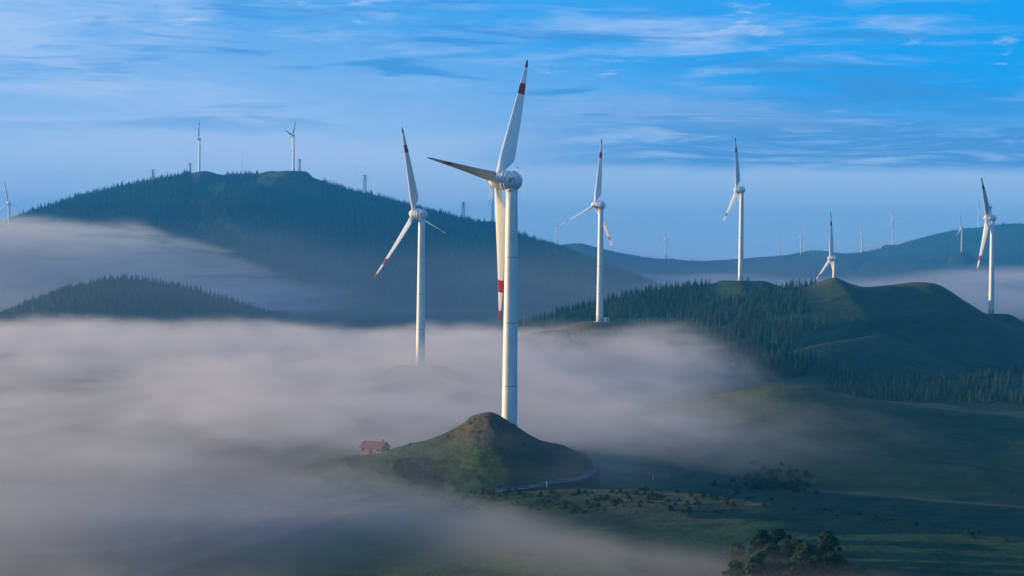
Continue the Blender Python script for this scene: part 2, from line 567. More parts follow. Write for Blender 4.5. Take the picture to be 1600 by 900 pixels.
def cover(x, y, z, idx):
    """forest, bare soil and dry grass shares; the forest share also holds painted shade"""
    f = np.zeros_like(x); s = np.zeros_like(x); g = np.zeros_like(x)
    n1 = fbm(x, y, 120, 4, 91); n2 = fbm(x, y, 30, 3, 92)
    t = x / np.maximum(y, 1) * FPX + 800
    nm = {n: (idx == k) for k, n in enumerate(RN)}
    f = np.where(nm['mountain'], 1.0, f)
    for cx, w in ((325, 26), (432, 30), (475, 26)):     # bare tops
        f = np.where(nm['mountain'] & (np.abs(t - cx) < w) & (y > 3600 + 60 * n1), 0.0, f)
        g = np.where(nm['mountain'] & (np.abs(t - cx) < w) & (y > 3600), 0.35, g)
    f = np.where(nm['spur hill'], 1.0, f)
    f = np.where(nm['far mountain'], npss(n1, -0.12, 0.1) * .8, f)
    f = np.where(nm['far ridge'], npss(n1, 0.0, 0.2) * .6, f)
    f = np.where(nm['north ridge'], 1 - npss(t, 1105, 1130), f)
    f = np.where(nm['clearing ridge'], npss(n2 + (1146 - y) / 60, 0.0, 0.35) * (1 - npss(t + n2 * 40, 985, 1030)), f)
    s = np.where(nm['clearing ridge'], npss(y, 1120, 1140) * .6, s)
    f = np.where(nm['right hill'], (1 - npss(t + n2 * 60, 1250, 1330)), f)
    f = np.where(nm['right hill'] & (y < 1100), np.maximum(f, npss(n1, 0.0, 0.15)), f)
    f = np.where(nm['pale spur'] & (y < 1040), npss(n1, -.1, 0.1), f)
    f = np.where((nm['right hill'] | nm['pale spur'] | nm['knoll']) & (t > 1300), np.maximum(f, .75 * npss(1352 - y + n2 * 20, 0, 30)), f)  # shade on the right-hand slopes painted in as a darker, wood-like ground tone
    g = np.where(nm['right hill'], npss(y, 1330, 1360) * .6, g)
    g = np.where(nm['pale spur'], np.exp(-((y - 1100) / 60) ** 2) * .4, g)
    g = np.where(nm['meadow'], npss(y, 670, 700) * .7 * (1 - npss(t, 1330, 1500) * .6), g)
    s = np.where(nm['knob'], (.10 + npss(z, -49, -43) * .25 + n2 * .4).clip(0, 1), s)
    f = np.where(nm['knob'], npss(n2 + (t - 720) / 500, -.10, .25) * .8, f)
    dk = seg_dist(x, y, STRIPE); f = np.maximum(f, 1 - npss(dk, 1.5, 4))
    for tr in TRACKS: s = np.maximum(s, 1 - npss(seg_dist(x, y, tr) + n2 * 2, 1.5, 4.5))
    for tr in GULLY: f = np.maximum(f, (1 - npss(seg_dist(x, y, tr), 0.5, 2.2)) * .9)
    s = np.maximum(s, (1 - npss(seg_dist(x, y, PALE) + n2, 1.0, 2.6)) * .5)
    s = np.maximum(s, (1 - npss(seg_dist(x, y, DRYP) + n2 * 3, 5, 16)) * .7)
    shade_tone = npss(t + n1 * 200, 900, 1150) * (y < 760) * (y > 200) * .5  # dark green grass at right, its colour lowered to paint in the shade
    f = np.maximum(f, shade_tone * (idx != RN.index('knob')) * np.where(idx == RN.index('meadow'), .35, 1))
    # dark plough land on the valley floor at the right and behind the near crest
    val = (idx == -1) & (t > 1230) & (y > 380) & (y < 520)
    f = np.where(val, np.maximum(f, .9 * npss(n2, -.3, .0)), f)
    s = np.where((idx == RN.index('near crest')) & (y > 360) & (t > 820) & (t < 1250), np.maximum(s, .25 * npss(n2, -.1, .15)), s)
    f = np.where((idx == RN.index('near crest')) & (y > 368) & (t > 820) & (t < 1200), np.maximum(f, .7 * npss(n1 + n2, -.35, .1)), f)
    f = np.where((idx == -1) & (t > 1290) & (y > 790) & (y < 1200), np.maximum(f, npss(n1 + n2 * .5, -.3, .0)), f)
    s = np.where((idx == -1) & (t > 880) & (t < 1050) & (y > 430) & (y < 520), .6 * npss(n2, -.2, .1), s)
    return np.stack([f, s, g], -1)


GM = ground_material()


def build_ground():
    th = [0.0]
    th = np.concatenate([np.linspace(0, 0.30, 420), 0.30 + np.cumsum(np.linspace(0.0015, 0.09, 65))])
    th = th[th < math.pi]
    th = np.concatenate([-th[::-1][:-1], th, [math.pi]])
    th = np.concatenate([[-math.pi], th]) if th[0] > -math.pi + 1e-6 else th
    rr = np.concatenate([[30, 80, 130, 180, 220], np.geomspace(250, 7400, 760), np.geomspace(7600, 12000, 14)])
    T, RR = np.meshgrid(th, rr)
    X, Y = RR * np.sin(T), RR * np.cos(T)
    # rows follow depth in the viewed fan so that crests stay crisp
    Z, IDX = height(X.ravel(), Y.ravel())
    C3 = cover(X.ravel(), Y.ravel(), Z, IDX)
    nv = X.size
    co = np.stack([X.ravel(), Y.ravel(), Z], -1)
    nr, nc = X.shape
    i = np.arange(nr - 1)[:, None] * nc + np.arange(nc - 1)[None, :]
    q = np.stack([i, i + 1, i + nc + 1, i + nc], -1).reshape(-1, 4)[:, ::-1]
    # centre cap
    me = bpy.data.meshes.new('ground')
    me.vertices.add(nv)
    me.vertices.foreach_set('co', co.ravel())
    nq = len(q)
    cap = np.arange(nc - 1)[::-1]
    me.loops.add(nq * 4 + len(cap))
    me.loops.foreach_set('vertex_index', np.concatenate([q.ravel(), cap]).astype(np.int32))
    me.polygons.add(nq + 1)
    me.polygons.foreach_set('loop_start', np.concatenate([np.arange(nq) * 4, [nq * 4]]).astype(np.int32))
    me.polygons.foreach_set('use_smooth', np.ones(nq + 1, bool))
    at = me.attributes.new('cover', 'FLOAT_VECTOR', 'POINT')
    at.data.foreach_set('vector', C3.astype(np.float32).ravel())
    me.materials.append(GM)
    me.update(calc_edges=True)
    me.validate()
    o = link(bpy.data.objects.new('ground', me))
    tag(o, kind='structure')
    return o


build_ground()

# ------------------------------------------------------------------ road round the knoll
M_ASPH = mat('asphalt', (0.07, 0.072, 0.075), 0.85, 0.2, 0.8)
M_WHITE = mat('white_paint', (0.80, 0.80, 0.78), 0.4, 0.03, 0.15)
M_GALV = mat('galvanised_steel', (0.45, 0.47, 0.50), 0.45, 0.1, 0.8, 0.6)
M_RAIL = mat('weathered_rail', (0.20, 0.21, 0.22), 0.7, 0.2, 0.8, 0.2)


def smooth_path(pts, n=60):
    pts = [Vector((p[0], p[1], 0)) for p in pts]
    out = []
    for k in range(len(pts) - 1):
        p0, p1, p2, p3 = pts[max(k - 1, 0)], pts[k], pts[k + 1], pts[min(k + 2, len(pts) - 1)]
        for j in range(n // (len(pts) - 1)):
            u = j / (n // (len(pts) - 1))
            out.append(0.5 * ((2 * p1) + (p2 - p0) * u + (2 * p0 - 5 * p1 + 4 * p2 - p3) * u * u + (3 * p1 - p0 - 3 * p2 + p3) * u ** 3))
    out.append(pts[-1])
    return out


road_line = smooth_path(path_pts([(770, 770), (800, 767), (840, 762), (875, 756), (905, 750), (922, 746), (931, 741)]), 80)
rb = MB()
rings = []; zs = []
for k, p in enumerate(road_line):
    d = (road_line[min(k + 1, len(road_line) - 1)] - road_line[max(k - 1, 0)]).normalized()
    nrm = Vector((-d.y, d.x, 0))
    xs = [p + nrm * s for s in (-1.1, 0, 1.1)]
    hz = height(np.array([q.x for q in xs]), np.array([q.y for q in xs]))[0]
    zt = max(hz) + 0.05; zs.append(zt)
    a, b = p + nrm * -1.1, p + nrm * 1.1
    rings.append([Vector((a.x, a.y, zt - .6)), Vector((a.x, a.y, zt)), Vector((b.x, b.y, zt)), Vector((b.x, b.y, zt - .6))])
zs = np.array(zs); zs = np.array([zs[max(0, k - 7):k + 8].mean() + .12 for k in range(len(zs))])
for k, g_ in enumerate(rings):
    for q, dz_ in zip(g_, (-.9, 0, 0, -.9)): q.z = zs[k] + dz_
rb.rings(rings, None, False)
road = rb.build('road', [M_ASPH]); tag(road, kind='structure')
# guard rail along its valley side
gr_root = empty('guard_rail', road_line[0].to_tuple())
gr_root.location.z = rings[0][1].z
tag(gr_root, 'thin pale guard rail along the outer edge of the road curving round the knoll', 'guard rail')
gb = MB(); rg = []
for k, p in enumerate(road_line):
    e = rings[k][1] if rings[k][1].y < rings[k][2].y else rings[k][2]
    e = e + (Vector((p.x, p.y, e.z)) - e).normalized() * 0.25 - gr_root.location
    rg.append([e + Vector((0, -0.04, .45)), e + Vector((0, -0.04, .80)), e + Vector((0, 0.04, .80)), e + Vector((0, 0.04, .45))])
    if k % 5 == 0:
        pb = MB(); pb.box(e + Vector((0, 0.09, .36)), (.1, .1, .86)); pb.build('rail_post', [M_RAIL], gr_root)
gb.rings(rg, None, False); gb.build('rail_beam', [M_RAIL], gr_root)

# ------------------------------------------------------------------ wind turbines
M_TOW = mat('tower_paint', (0.76, 0.74, 0.69), 0.45, 0.09, 0.22)
M_BLADE = mat('blade_gelcoat', (0.78, 0.77, 0.73), 0.38, 0.05, 0.25)
M_RED = mat('red_marking', (0.42, 0.018, 0.022), 0.4, 0.08, 0.5)
M_NAC = mat('nacelle_shell', (0.74, 0.75, 0.75), 0.4, 0.05, 0.4)
M_DARK = mat('dark_trim', (0.03, 0.035, 0.045), 0.5, 0.1, 1.0)
M_CONC = mat('concrete', (0.35, 0.34, 0.32), 0.9, 0.15, 0.7)
M_RUST = mat('stain', (0.25, 0.17, 0.11), 0.8, 0.2, 1.0)
PITCHB = 109


def naca(n=18):
    pts = []
    for k in range(n):
        a = 2 * math.pi * k / n
        x = 0.5 * (1 - math.cos(a))          # 0 = leading edge, 1 = trailing
        up = a < math.pi
        yt = 5 * (0.2969 * math.sqrt(x) - 0.126 * x - 0.3516 * x * x + 0.2843 * x ** 3 - 0.1036 * x ** 4)
        pts.append((x, yt if up else -yt * 0.75))
    return pts


def blade_mesh(Rr=41.0, n=20, ns=46):
    """span along +Z, upwind +X, swept to the feathered position"""
    af = naca(n)
    mb = MB(); rs = []; ms = []
    r0 = 1.5
    for k in range(ns + 1):
        u = k / ns
        u = u ** 1.1
        r = r0 + (Rr - r0) * u
        f = r / Rr
        blend = max(0, min(1, (f - 0.06) / 0.13)); blend = blend * blend * (3 - 2 * blend)
        ch_a = 3.55 * (1 - max(0, (f - 0.21)) / 0.79) ** 0.85 + 0.42
        ch = ch_a if f > 0.21 else 3.97
        if f > 0.97: ch *= max(0.12, math.sqrt(max(0, 1 - ((f - 0.97) / 0.03) ** 2)))
        th = 0.36 - 0.20 * min(1, (f - .15) / 0.5) if f > .15 else .36
        tw = -R(12) * (1 - f) ** 2.2 * blend
        beta = R(PITCHB) - tw
        cx, sx = math.cos(beta), math.sin(beta)
        bend = 0.8 * f ** 2.0 + 0.055 * r
        ring = []
        for j, (x, t) in enumerate(af):
            a = 2 * math.pi * j / n
            ca, sa = 0.5 * (1 - math.cos(a)) * 1.8 - 0.9, math.sin(a) * 0.9      # root circle
            xa, ta = (x - 0.27) * ch, t * th / 0.36 * 0.36 * ch * 1.0
            c = ca * (1 - blend) + xa * blend
            h = sa * (1 - blend) + ta * blend
            ring.append((-c * sx - h * cx + bend, c * cx - h * sx, r))
        rs.append(ring)
        if k: ms.append(1 if (f > 0.935 or 0.725 < f < 0.815) else 0)
    mb.rings(rs, ms)
    return mb.mesh('blade', [M_BLADE, M_RED])


def tower_mesh(detail=True):
    mb = MB()
    prof = []
    H = TOWER - 2.0
    for k in range(15):
        u = k / 14
        prof.append((2.12 - 0.62 * u, H * u))
    mb.lathe(prof, 'Z', 48 if detail else 16)
    return mb.mesh('tower', [M_TOW])


def flange_mesh(u):
    mb = MB()
    if 1:
        r = 2.12 - 0.62 * u
        mb.lathe([(r + .004, (TOWER - 2) * u - .14), (r + .05, (TOWER - 2) * u - .09), (r + .05, (TOWER - 2) * u + .09), (r + .004, (TOWER - 2) * u + .14)], 'Z', 48)
    return mb.mesh('flange', [M_GALV])


def foot_mesh():
    mb = MB(); mb.lathe([(3.6, -3.0), (3.6, .1), (3.3, .3), (2.2, .34)], 'Z', 40)
    return mb.mesh('foundation', [M_CONC])


def door_mesh():
    mb = MB()
    mb.box((0, -2.14, 1.75), (.95, .12, 2.1)); mb.box((0, -2.6, .52), (1.2, .9, .12))
    for s in (-.5, .5): mb.tube((s, -3.0, .3), (s, -2.3, 1.6), .03)
    return mb.mesh('door', [M_GALV])


def nacelle_mesh(n=32):
    prof = [(0.02, -2.75)]
    for k in range(1, 17):
        a = math.pi * 0.62 * k / 16
        prof.append((2.45 * math.sin(a) if a < math.pi / 2 else 2.45, -0.3 - 2.45 * math.cos(a) if a < math.pi / 2 else -0.3 + 1.35 * (a - math.pi / 2) / (math.pi * .12)))
    mb = MB(); mb.lathe(prof, 'X', n)
    mb.lathe([(1.55, -2.9), (1.62, -2.2), (1.75, -1.2)], 'Z', n)
    return mb.mesh('nacelle', [M_NAC])


def ring_mesh(n=40):
    mb = MB()
    mb.lathe([(2.2, 1.0), (2.62, 1.06), (2.68, 1.18), (2.68, 1.34), (2.56, 1.38), (2.56, 1.9), (2.66, 1.94), (2.66, 2.2), (2.5, 2.34), (1.9, 2.45)], 'X', n)
    for k in range(36):
        a = 2 * math.pi * k / 36
        mb.tube((1.38, 2.58 * math.cos(a), 2.58 * math.sin(a)), (1.9, 2.58 * math.cos(a), 2.58 * math.sin(a)), .05, n=4)
    return mb.mesh('generator_ring', [M_NAC])


HUBX = 4.0


def hub_mesh(n=32):
    mb = MB()
    prof = [(1.85, 2.3), (2.0, 2.7), (2.02, 3.4), (1.98, 4.4)]
    for k in range(1, 9):
        a = math.pi / 2 * k / 8
        prof.append((max(.03, 1.95 * math.cos(a) ** .8), 4.5 + 1.9 * math.sin(a)))
    mb.lathe(prof, 'X', n)
    for k in range(3):
        a = 2 * math.pi * k / 3
        d = Vector((0, math.sin(a), math.cos(a)))
        mb.tube(Vector((HUBX, 0, 0)) + d * .8, Vector((HUBX, 0, 0)) + d * 2.25, 1.12, 1.02, 24)
    return mb.mesh('hub', [M_NAC])


def mast_mesh():
    mb = MB()
    mb.tube((-1.2, .5, 2.0), (-1.2, .5, 4.3), .05); mb.tube((-1.2, -.6, 2.0), (-1.2, -.6, 3.6), .05)
    mb.tube((-1.55, .5, 3.5), (-.85, .5, 3.5), .035); mb.box((-1.55, .5, 3.62), (.18, .18, .2)); mb.box((-.85, .5, 3.62), (.14, .3, .18))
    mb.box((-1.2, -.6, 3.65), (.22, .22, .26))
    mb.lathe([(.45, 2.15), (.5, 2.3), (.5, 2.6), (.3, 2.7)], 'Z', 12, (-.3, 0, 0))
    return mb.mesh('weather_mast', [M_GALV])


def emblem_mesh():
    """three swooping strokes inside a broken circle, laid on the rounded shell"""
    mb = MB()

    def onshell(u, v, sgn):
        # u along the axis, v up, on a ball of radius 2.45 about x=-0.3
        d = Vector((u, 0, v))
        yy = -sgn * math.sqrt(max(0.1, 2.475 ** 2 - u * u - v * v))
        return Vector((-0.3 + u, yy, v))
    for sgn in (-1,):
        for k in range(3):
            top, bot = [], []
            for j in range(9):
                t = j / 8
                u = -0.30 + 0.98 * t + 0.05 * k
                c = 0.42 - 0.36 * k + 0.26 * math.sin(t * 2.4) - 0.16 * t
                w = 0.125 * math.sin(math.pi * (0.12 + 0.8 * t))
                top.append(onshell(u - .35, c + w, sgn)); bot.append(onshell(u - .35, c - w, sgn))
            n = len(top)
            mb.add(top + bot, [(i, i + 1, n + i + 1, n + i) for i in range(n - 1)], 0)
        for a0, a1 in ((100, 215), (285, 400)):
            inn, out = [], []
            for j in range(13):
                a = R(a0 + (a1 - a0) * j / 12)
                inn.append(onshell(-.2 + .86 * math.cos(a), .05 + .86 * math.sin(a), sgn)); out.append(onshell(-.2 + .97 * math.cos(a), .05 + .97 * math.sin(a), sgn))
            n = len(inn)
            mb.add(inn + out, [(i, i + 1, n + i + 1, n + i) for i in range(n - 1)], 0)
    return mb.mesh('emblem', [M_DARK])


ME = dict(tower=tower_mesh(), **{'flange%d' % k: flange_mesh(u) for k, u in enumerate((.25, .49, .74))}, foundation=foot_mesh(), door=door_mesh(), nacelle=nacelle_mesh(), generator_ring=ring_mesh(), hub=hub_mesh(), weather_mast=mast_mesh(), emblem=emblem_mesh(), blade=blade_mesh())
LOW = dict(tower=tower_mesh(False), nacelle=nacelle_mesh(12), hub=hub_mesh(12), blade=blade_mesh(41, 10, 22))

for i, (px, py, dist, cosp, th0, lab) in enumerate(TURB):
    x, y, z = TPOS[i]
    psi = math.asin(cosp)                         # how far the rotor faces away down the valley
    view = math.atan2(x, y)                       # turn with the line of sight so all hold one wind
    yaw = math.pi - psi - view * 1.0
    root = empty('wind_turbine', (x, y, z), yaw)
    tag(root, lab, 'wind turbine', 'wind turbines of the wind farm')
    near = y < 2000
    S = ME if near else LOW
    root_parts = {}

    def part(name, parent, mtx=None, key=None):
        key = key or name
        o = bpy.data.objects.new(name, S.get(key) or ME[key])
        link(o, parent)
        if mtx is not None: o.matrix_basis = mtx
        return o
    tw = part('tower', root)
    tw.scale.z = TALL.get(i, 1)
    if near:
        for k in range(3): part('flange', tw, None, 'flange%d' % k)
        part('foundation', tw)
        if y > 1000: part('door', tw, Matrix.Rotation(-yaw + R(20), 4, 'Z'))
    top = Matrix.Translation((0, 0, TOWER * TALL.get(i, 1))) @ Matrix.Rotation(R(-4), 4, 'Y')
    nac = part('nacelle', root, top)
    if near:
        part('weather_mast', nac)
        part('generator_ring', root, top)
        if y < 1200:
            part('emblem', nac, Matrix.Rotation(math.pi, 4, 'X') if False else None)
    hb = part('hub', root, top @ Matrix.Translation((HUBX, 0, 0)) @ Matrix.Rotation(R(th0), 4, 'X') @ Matrix.Translation((-HUBX, 0, 0)))
    for k in range(3):
        part('blade', root, top @ Matrix.Translation((HUBX, 0, 0)) @ Matrix.Rotation(R(th0 + 120 * k), 4, 'X'))

# cabinets beside two towers
for px, d, lab in ((948, 1146, 'small white transformer cabinet at the turbine foot on the wooded ridge'),
                   (1167, 1476, 'small white transformer cabinet at the turbine foot on the bare mound')):
    q = P(px, 500, d)
    gz = float(height(np.array([q.x]), np.array([q.y]))[0][0])
    c = empty('transformer_cabinet', (q.x, q.y, gz), R(12))
    tag(c, lab, 'cabinet', 'transformer cabinets')
    b = MB(); b.box((0, 0, 1.5), (2.6, 2.0, 2.4)); b.build('housing', [M_WHITE], c)
    b = MB(); b.box((0, 0, 2.78), (2.9, 2.3, .16)); b.build('roof', [M_GALV], c)
    b = MB(); b.box((0, 0, 0), (2.8, 2.2, .6)); b.build('plinth', [M_CONC], c)
    for s in (-.62, .62):
        b = MB(); b.box((s, -1.02, 1.5), (1.1, .05, 1.9)); b.build('door', [M_GALV], c)


# ------------------------------------------------------------------ pylons and masts
M_STEEL = mat('pylon_steel', (0.16, 0.17, 0.18), 0.6, 0.15, 0.4, 0.5)


def pylon_body(H):
    mb = MB(); w0, w1 = H * .11, H * .025
    lv = 9
    for k in range(lv):
        za, zb = H * k / lv, H * (k + 1) / lv
        wa, wb = w0 + (w1 - w0) * (k / lv) ** .7, w0 + (w1 - w0) * ((k + 1) / lv) ** .7
        A = [(-wa, -wa, za), (wa, -wa, za), (wa, wa, za), (-wa, wa, za)]
        B = [(-wb, -wb, zb), (wb, -wb, zb), (wb, wb, zb), (-wb, wb, zb)]
        for j in range(4):
            mb.tube(A[j], B[j], .22, n=4); mb.tube(A[j], B[(j + 1) % 4], .12, n=4); mb.tube(A[(j + 1) % 4], B[j], .12, n=4); mb.tube(B[j], B[(j + 1) % 4], .12, n=4)
    return mb


def pylon_arm(H, z, L):
    mb = MB()
    for s in (-1, 1):
        mb.tube((0, 0, z + H * .03), (s * L, 0, z), .2, n=4); mb.tube((0, 0, z), (s * L, 0, z), .2, n=4); mb.tube((s * L, 0, z), (s * L, 0, z - 1.6), .2, n=4)
        mb.tube((s * L * .5, 0, z), (s * L * .5, 0, z + H * .015), .12, n=4)
    return mb


PYL = [(239, 277, 264, 3800, 'smallest lattice pylon on the left shoulder of the mountain'),
       (297, 270, 254, 3840, 'lattice pylon just left of the left mountaintop turbine'),
       (468, 272, 248, 3760, 'lattice pylon just right of the right mountaintop turbine'),
       (570, 300, 273, 3820, 'lattice pylon alone on the descending mountain crest'),
       (724, 341, 315, 3820, 'lattice pylon low on the mountain crest, left of the largest rotor'),
       (371, 504, 478, 1900, 'faint lattice pylon in mist on the small wooded hill')]
for px, pb_, pt, d, lab in PYL:
    q = P(px, pb_, d)
    gz = float(height(np.array([q.x]), np.array([q.y]))[0][0])
    ztop = P(px, pt, d).z
    H = max(12.0, ztop - gz)
    o = empty('lattice_pylon', (q.x, q.y, gz - .3), R(25))
    tag(o, lab, 'pylon', 'lattice pylons on the hills')
    pylon_body(H).build('lattice_tower', [M_STEEL], o)
    for f in (.97, .84, .71): pylon_arm(H, H * f, H * (.16 if f > .9 else .2)).build('cross_arm', [M_STEEL], o)

for px, pb_, pt, d, lab in ((378, 272, 242, 3850, 'thin measuring mast on the mountain top between the two turbines'),
                            (1491, 362, 343, 6850, 'faint thin mast on the far right mountain crest')):
    q = P(px, pb_, d)
    gz = float(height(np.array([q.x]), np.array([q.y]))[0][0]); H = P(px, pt, d).z - gz
    o = empty('measuring_mast', (q.x, q.y, gz - .3)); tag(o, lab, 'mast', 'measuring masts')
    b = MB(); b.tube((0, 0, 0), (0, 0, H), .35, .2, 5); b.build('pole', [M_STEEL], o)
    b = MB()
    for f in (.5, .75, .95): b.tube((-1.6, 0, H * f), (1.6, 0, H * f), .12, n=4)
    b.build('boom', [M_STEEL], o)

# ------------------------------------------------------------------ house
M_BRICK = mat('orange_brick', (0.42, 0.15, 0.09), 0.9, 0.2, 2.5)
M_ROOF = mat('dark_red_tiles', (0.22, 0.10, 0.085), 0.85, 0.2, 2.0)
M_GLASS = mat('window_glass', (0.04, 0.05, 0.06), 0.15, 0.1, 1.0)
hx, hy, hz = on_ground(588, 705)
hq = P(586, 706, 492)
hx, hy = hq.x, hq.y
hz = float(height(hx + np.array([-2.5, 0, 2.5, 0, 0]), hy + np.array([-1.5, -2.2, -1.5, 0, 2]))[0].max()) + .15
house = empty('brick_house', (hx, hy, hz), R(-28))
tag(house, 'small orange brick house with a dark red pitched roof beside the knoll in mist', 'house')
L_, W_, HH, RH = 6.2, 4.2, 1.9, 1.3
b = MB()
b.box((0, 0, HH / 2 - .9), (L_, W_, HH + 1.8))
for s in (-1, 1):
    e = s * (L_ / 2)
    b.add([(e, -W_ / 2, HH), (e, W_ / 2, HH), (e, 0, HH + RH), (e - s * .25, -W_ / 2, HH), (e - s * .25, W_ / 2, HH), (e - s * .25, 0, HH + RH)], [(0, 1, 2), (3, 5, 4), (0, 2, 5, 3), (1, 4, 5, 2), (0, 3, 4, 1)], 0, False)
b.build('wall', [M_BRICK], house)
b = MB()
for s in (-1, 1):
    ov = .35
    sl = RH / (W_ / 2)
    y0, z0 = s * (W_ / 2 + ov), HH - sl * ov + .03
    vs = []
    for xx in (-L_ / 2 - .3, L_ / 2 + .3):
        vs += [(xx, y0, z0), (xx, 0, HH + RH + .03), (xx, 0, HH + RH + .17), (xx, y0, z0 + .14)]
    b.add(vs, [(0, 1, 2, 3), (7, 6, 5, 4), (0, 4, 5, 1), (3, 2, 6, 7), (0, 3, 7, 4)], 0, False)
rf = b.build('roof', [M_ROOF], house)
b = MB(); b.box((1.9, .5, HH + RH + .15), (.5, .5, 1.1)); b.build('chimney', [M_BRICK], rf)
for xx in (-2.3, 2.2):
    b = MB(); b.box((xx, -W_ / 2 - .02, 1.25), (1.1, .06, 1.0)); w_ = b.build('window', [M_WHITE], house)
    b = MB(); b.box((xx, -W_ / 2 - .055, 1.25), (.94, .03, .84)); b.build('pane', [M_GLASS], w_)
b = MB(); b.box((0, -W_ / 2 - .02, 1.0), (.95, .06, 2.0)); b.build('door', [M_DARK], house)

# marker posts
for px, py, lab in ((854, 762, 'short white marker post beside the curving road'), (1020, 752, 'white marker post standing in the grass right of the road bend')):
    x, y, z = on_ground(px, py)
    b = MB(); b.lathe([(.09, -.3), (.085, 1.3), (.05, 1.42), (.02, 1.45)], 'Z', 10)
    o = b.build('marker_post', [M_WHITE]); o.location = (x, y, z); tag(o, lab, 'post', 'marker posts')


# ------------------------------------------------------------------ conifers
def leafmat(name, c0, c1, sc=0.6):
    m = bpy.data.materials.new(name); m.use_nodes = True
    t = m.node_tree; E.tree = t
    p = t.nodes['Principled BSDF']; p.inputs['Roughness'].default_value = .8; p.inputs['Specular IOR Level'].default_value = .2
    g = t.nodes.new('ShaderNodeNewGeometry'); oi = t.nodes.new('ShaderNodeObjectInfo')
    f = nz(g.outputs['Position'], sc, 4, .6)
    r = E(oi.outputs['Random'])
    bigp = nz(g.outputs['Position'], .012, 3, .6)
    c = mixc(lin(f * .25 + r * .45 + bigp * .3, .25, .8, 0, 1), c0, c1)
    t.links.new(c, p.inputs['Base Color'])
    return m


M_NEEDLE = leafmat('spruce_needles', (0.006, 0.034, 0.020), (0.062, 0.135, 0.046))
M_LEAF = leafmat('broad_leaves', (0.018, 0.048, 0.018), (0.05, 0.095, 0.03))
M_LEAFY = leafmat('autumn_leaves', (0.06, 0.07, 0.022), (0.12, 0.105, 0.035))
M_BARK = mat('bark', (0.09, 0.065, 0.045), 0.9, 0.3, 3.0)


def conifer_mesh(seed, H=1.0, tiers=9, n=9):
    """unit-height spruce: trunk and drooping ragged whorls"""
    rnd = random.Random(seed)
    mb = MB()
    mb.tube((0, 0, -.08), (0, 0, .95), .022, .004, 5, 1)
    W = rnd.uniform(.17, .23)
    for k in range(tiers):
        u = k / (tiers - 1)
        zt = .16 + .84 * u
        rad = W * (1 - u) ** .85 + .018
        hh = .17 * (1 - .45 * u)
        ctr = [(0, 0, zt)]
        pts = []
        for j in range(n * 2):
            a = math.pi * j / n + k * .7
            rr = rad * (rnd.uniform(.82, 1.15) if j % 2 == 0 else rnd.uniform(.42, .6))
            pts.append((rr * math.cos(a), rr * math.sin(a), zt - hh * (1.0 if j % 2 == 0 else .72) + rnd.uniform(-.012, .012)))
        mb.add(ctr + pts, [(0, 1 + j, 1 + (j + 1) % (2 * n)) for j in range(2 * n)], 0, False)
    return mb.mesh('spruce', [M_NEEDLE, M_BARK])


CON = [conifer_mesh(s) for s in range(5)]


def norm_h(x, y): return height(np.asarray(x), np.asarray(y))[0]


def project(x, y, z):
    v = M3.transposed() @ Vector((x, y, z))
    return 800 + FPX * v.x / -v.z, 450 - FPX * v.y / -v.z


def scatter(name, x0, x1, y0, y1, spacing, test):
    xs = np.arange(x0, x1, spacing); ys = np.arange(y0, y1, spacing)
    X, Y = np.meshgrid(xs, ys)
    X = X.ravel() + RNG.uniform(-.48, .48, X.size) * spacing; Y = Y.ravel() + RNG.uniform(-.48, .48, Y.size) * spacing
    t = X / Y
    k = np.abs(t) < .30
    X, Y = X[k], Y[k]
    Z, I = height(X, Y)
    C3 = cover(X, Y, Z, I)
    keep = test(X, Y, Z, I, C3)
    return X[keep], Y[keep], Z[keep], I[keep]


def clear_of_pads(X, Y, rad=14):
    k = np.ones(X.shape, bool)
    for a, b_, c, r_ in PADS: k &= np.hypot(X - a, Y - b_) > (rad if b_ < 2000 else 26)
    return k


# near woods: right hill, clearing ridge, north ridge
def t_near(X, Y, Z, I, C3):
    nm = np.isin(I, [-1] + [RN.index(n) for n in ('right hill', 'clearing ridge', 'north ridge', 'pale spur')])
    dens = np.clip(C3[:, 0] * 4 - 3.0, 0, 1) * (0.75 + fbm(X, Y, 40, 3, 5))
    yc = np.interp(X, RIDGES[RN.index('right hill')]['x'], RIDGES[RN.index('right hill')]['y'])
    return nm & (RNG.uniform(0, 1, X.shape) < dens) & clear_of_pads(X, Y)


NX, NY, NZ, NI = scatter('near', -60, 460, 830, 1500, 4.5, t_near)
hgt = RNG.uniform(4.2, 8.6, NX.shape) * np.where(NI == -1, .7, 1) * np.where(NI == RN.index('clearing ridge'), .62, 1) * np.where((NI == RN.index('north ridge')), .85, 1)
# what the hill fronts show (seen side, within the frame)
qs = np.array([project(a, b_, c) for a, b_, c in zip(NX, NY, NZ)])
infr = (qs[:, 0] > 0) & (qs[:, 0] < 1600)
yc_all = np.full(NX.shape, 1300.0)
for k, r_ in enumerate(RIDGES):
    yc_all = np.where(NI == k, np.interp(NX, r_['x'], r_['y']), yc_all)
front = NY < yc_all + 10
score = hgt / NY * infr * front * np.where(qs[:, 1] < 585, 1, 0.2)
order = np.argsort(-score)
order = order[score[order] > 0]
first = set(order[:300].tolist())
GN_ = {'right hill': ('dark green spruce in the dense stand on the sunlit side of the right hill', 'spruces on the right hill'),
       'clearing ridge': ('small spruce in the misty woods around the turbine clearing', 'spruces by the turbine clearing'),
       'north ridge': ('spruce in the hazy stand in front of the turbine on the bare mound', 'spruces on the middle ridge'),
       'pale spur': ('spruce at the shaded foot of the right hill', 'spruces at the foot of the right hill')}
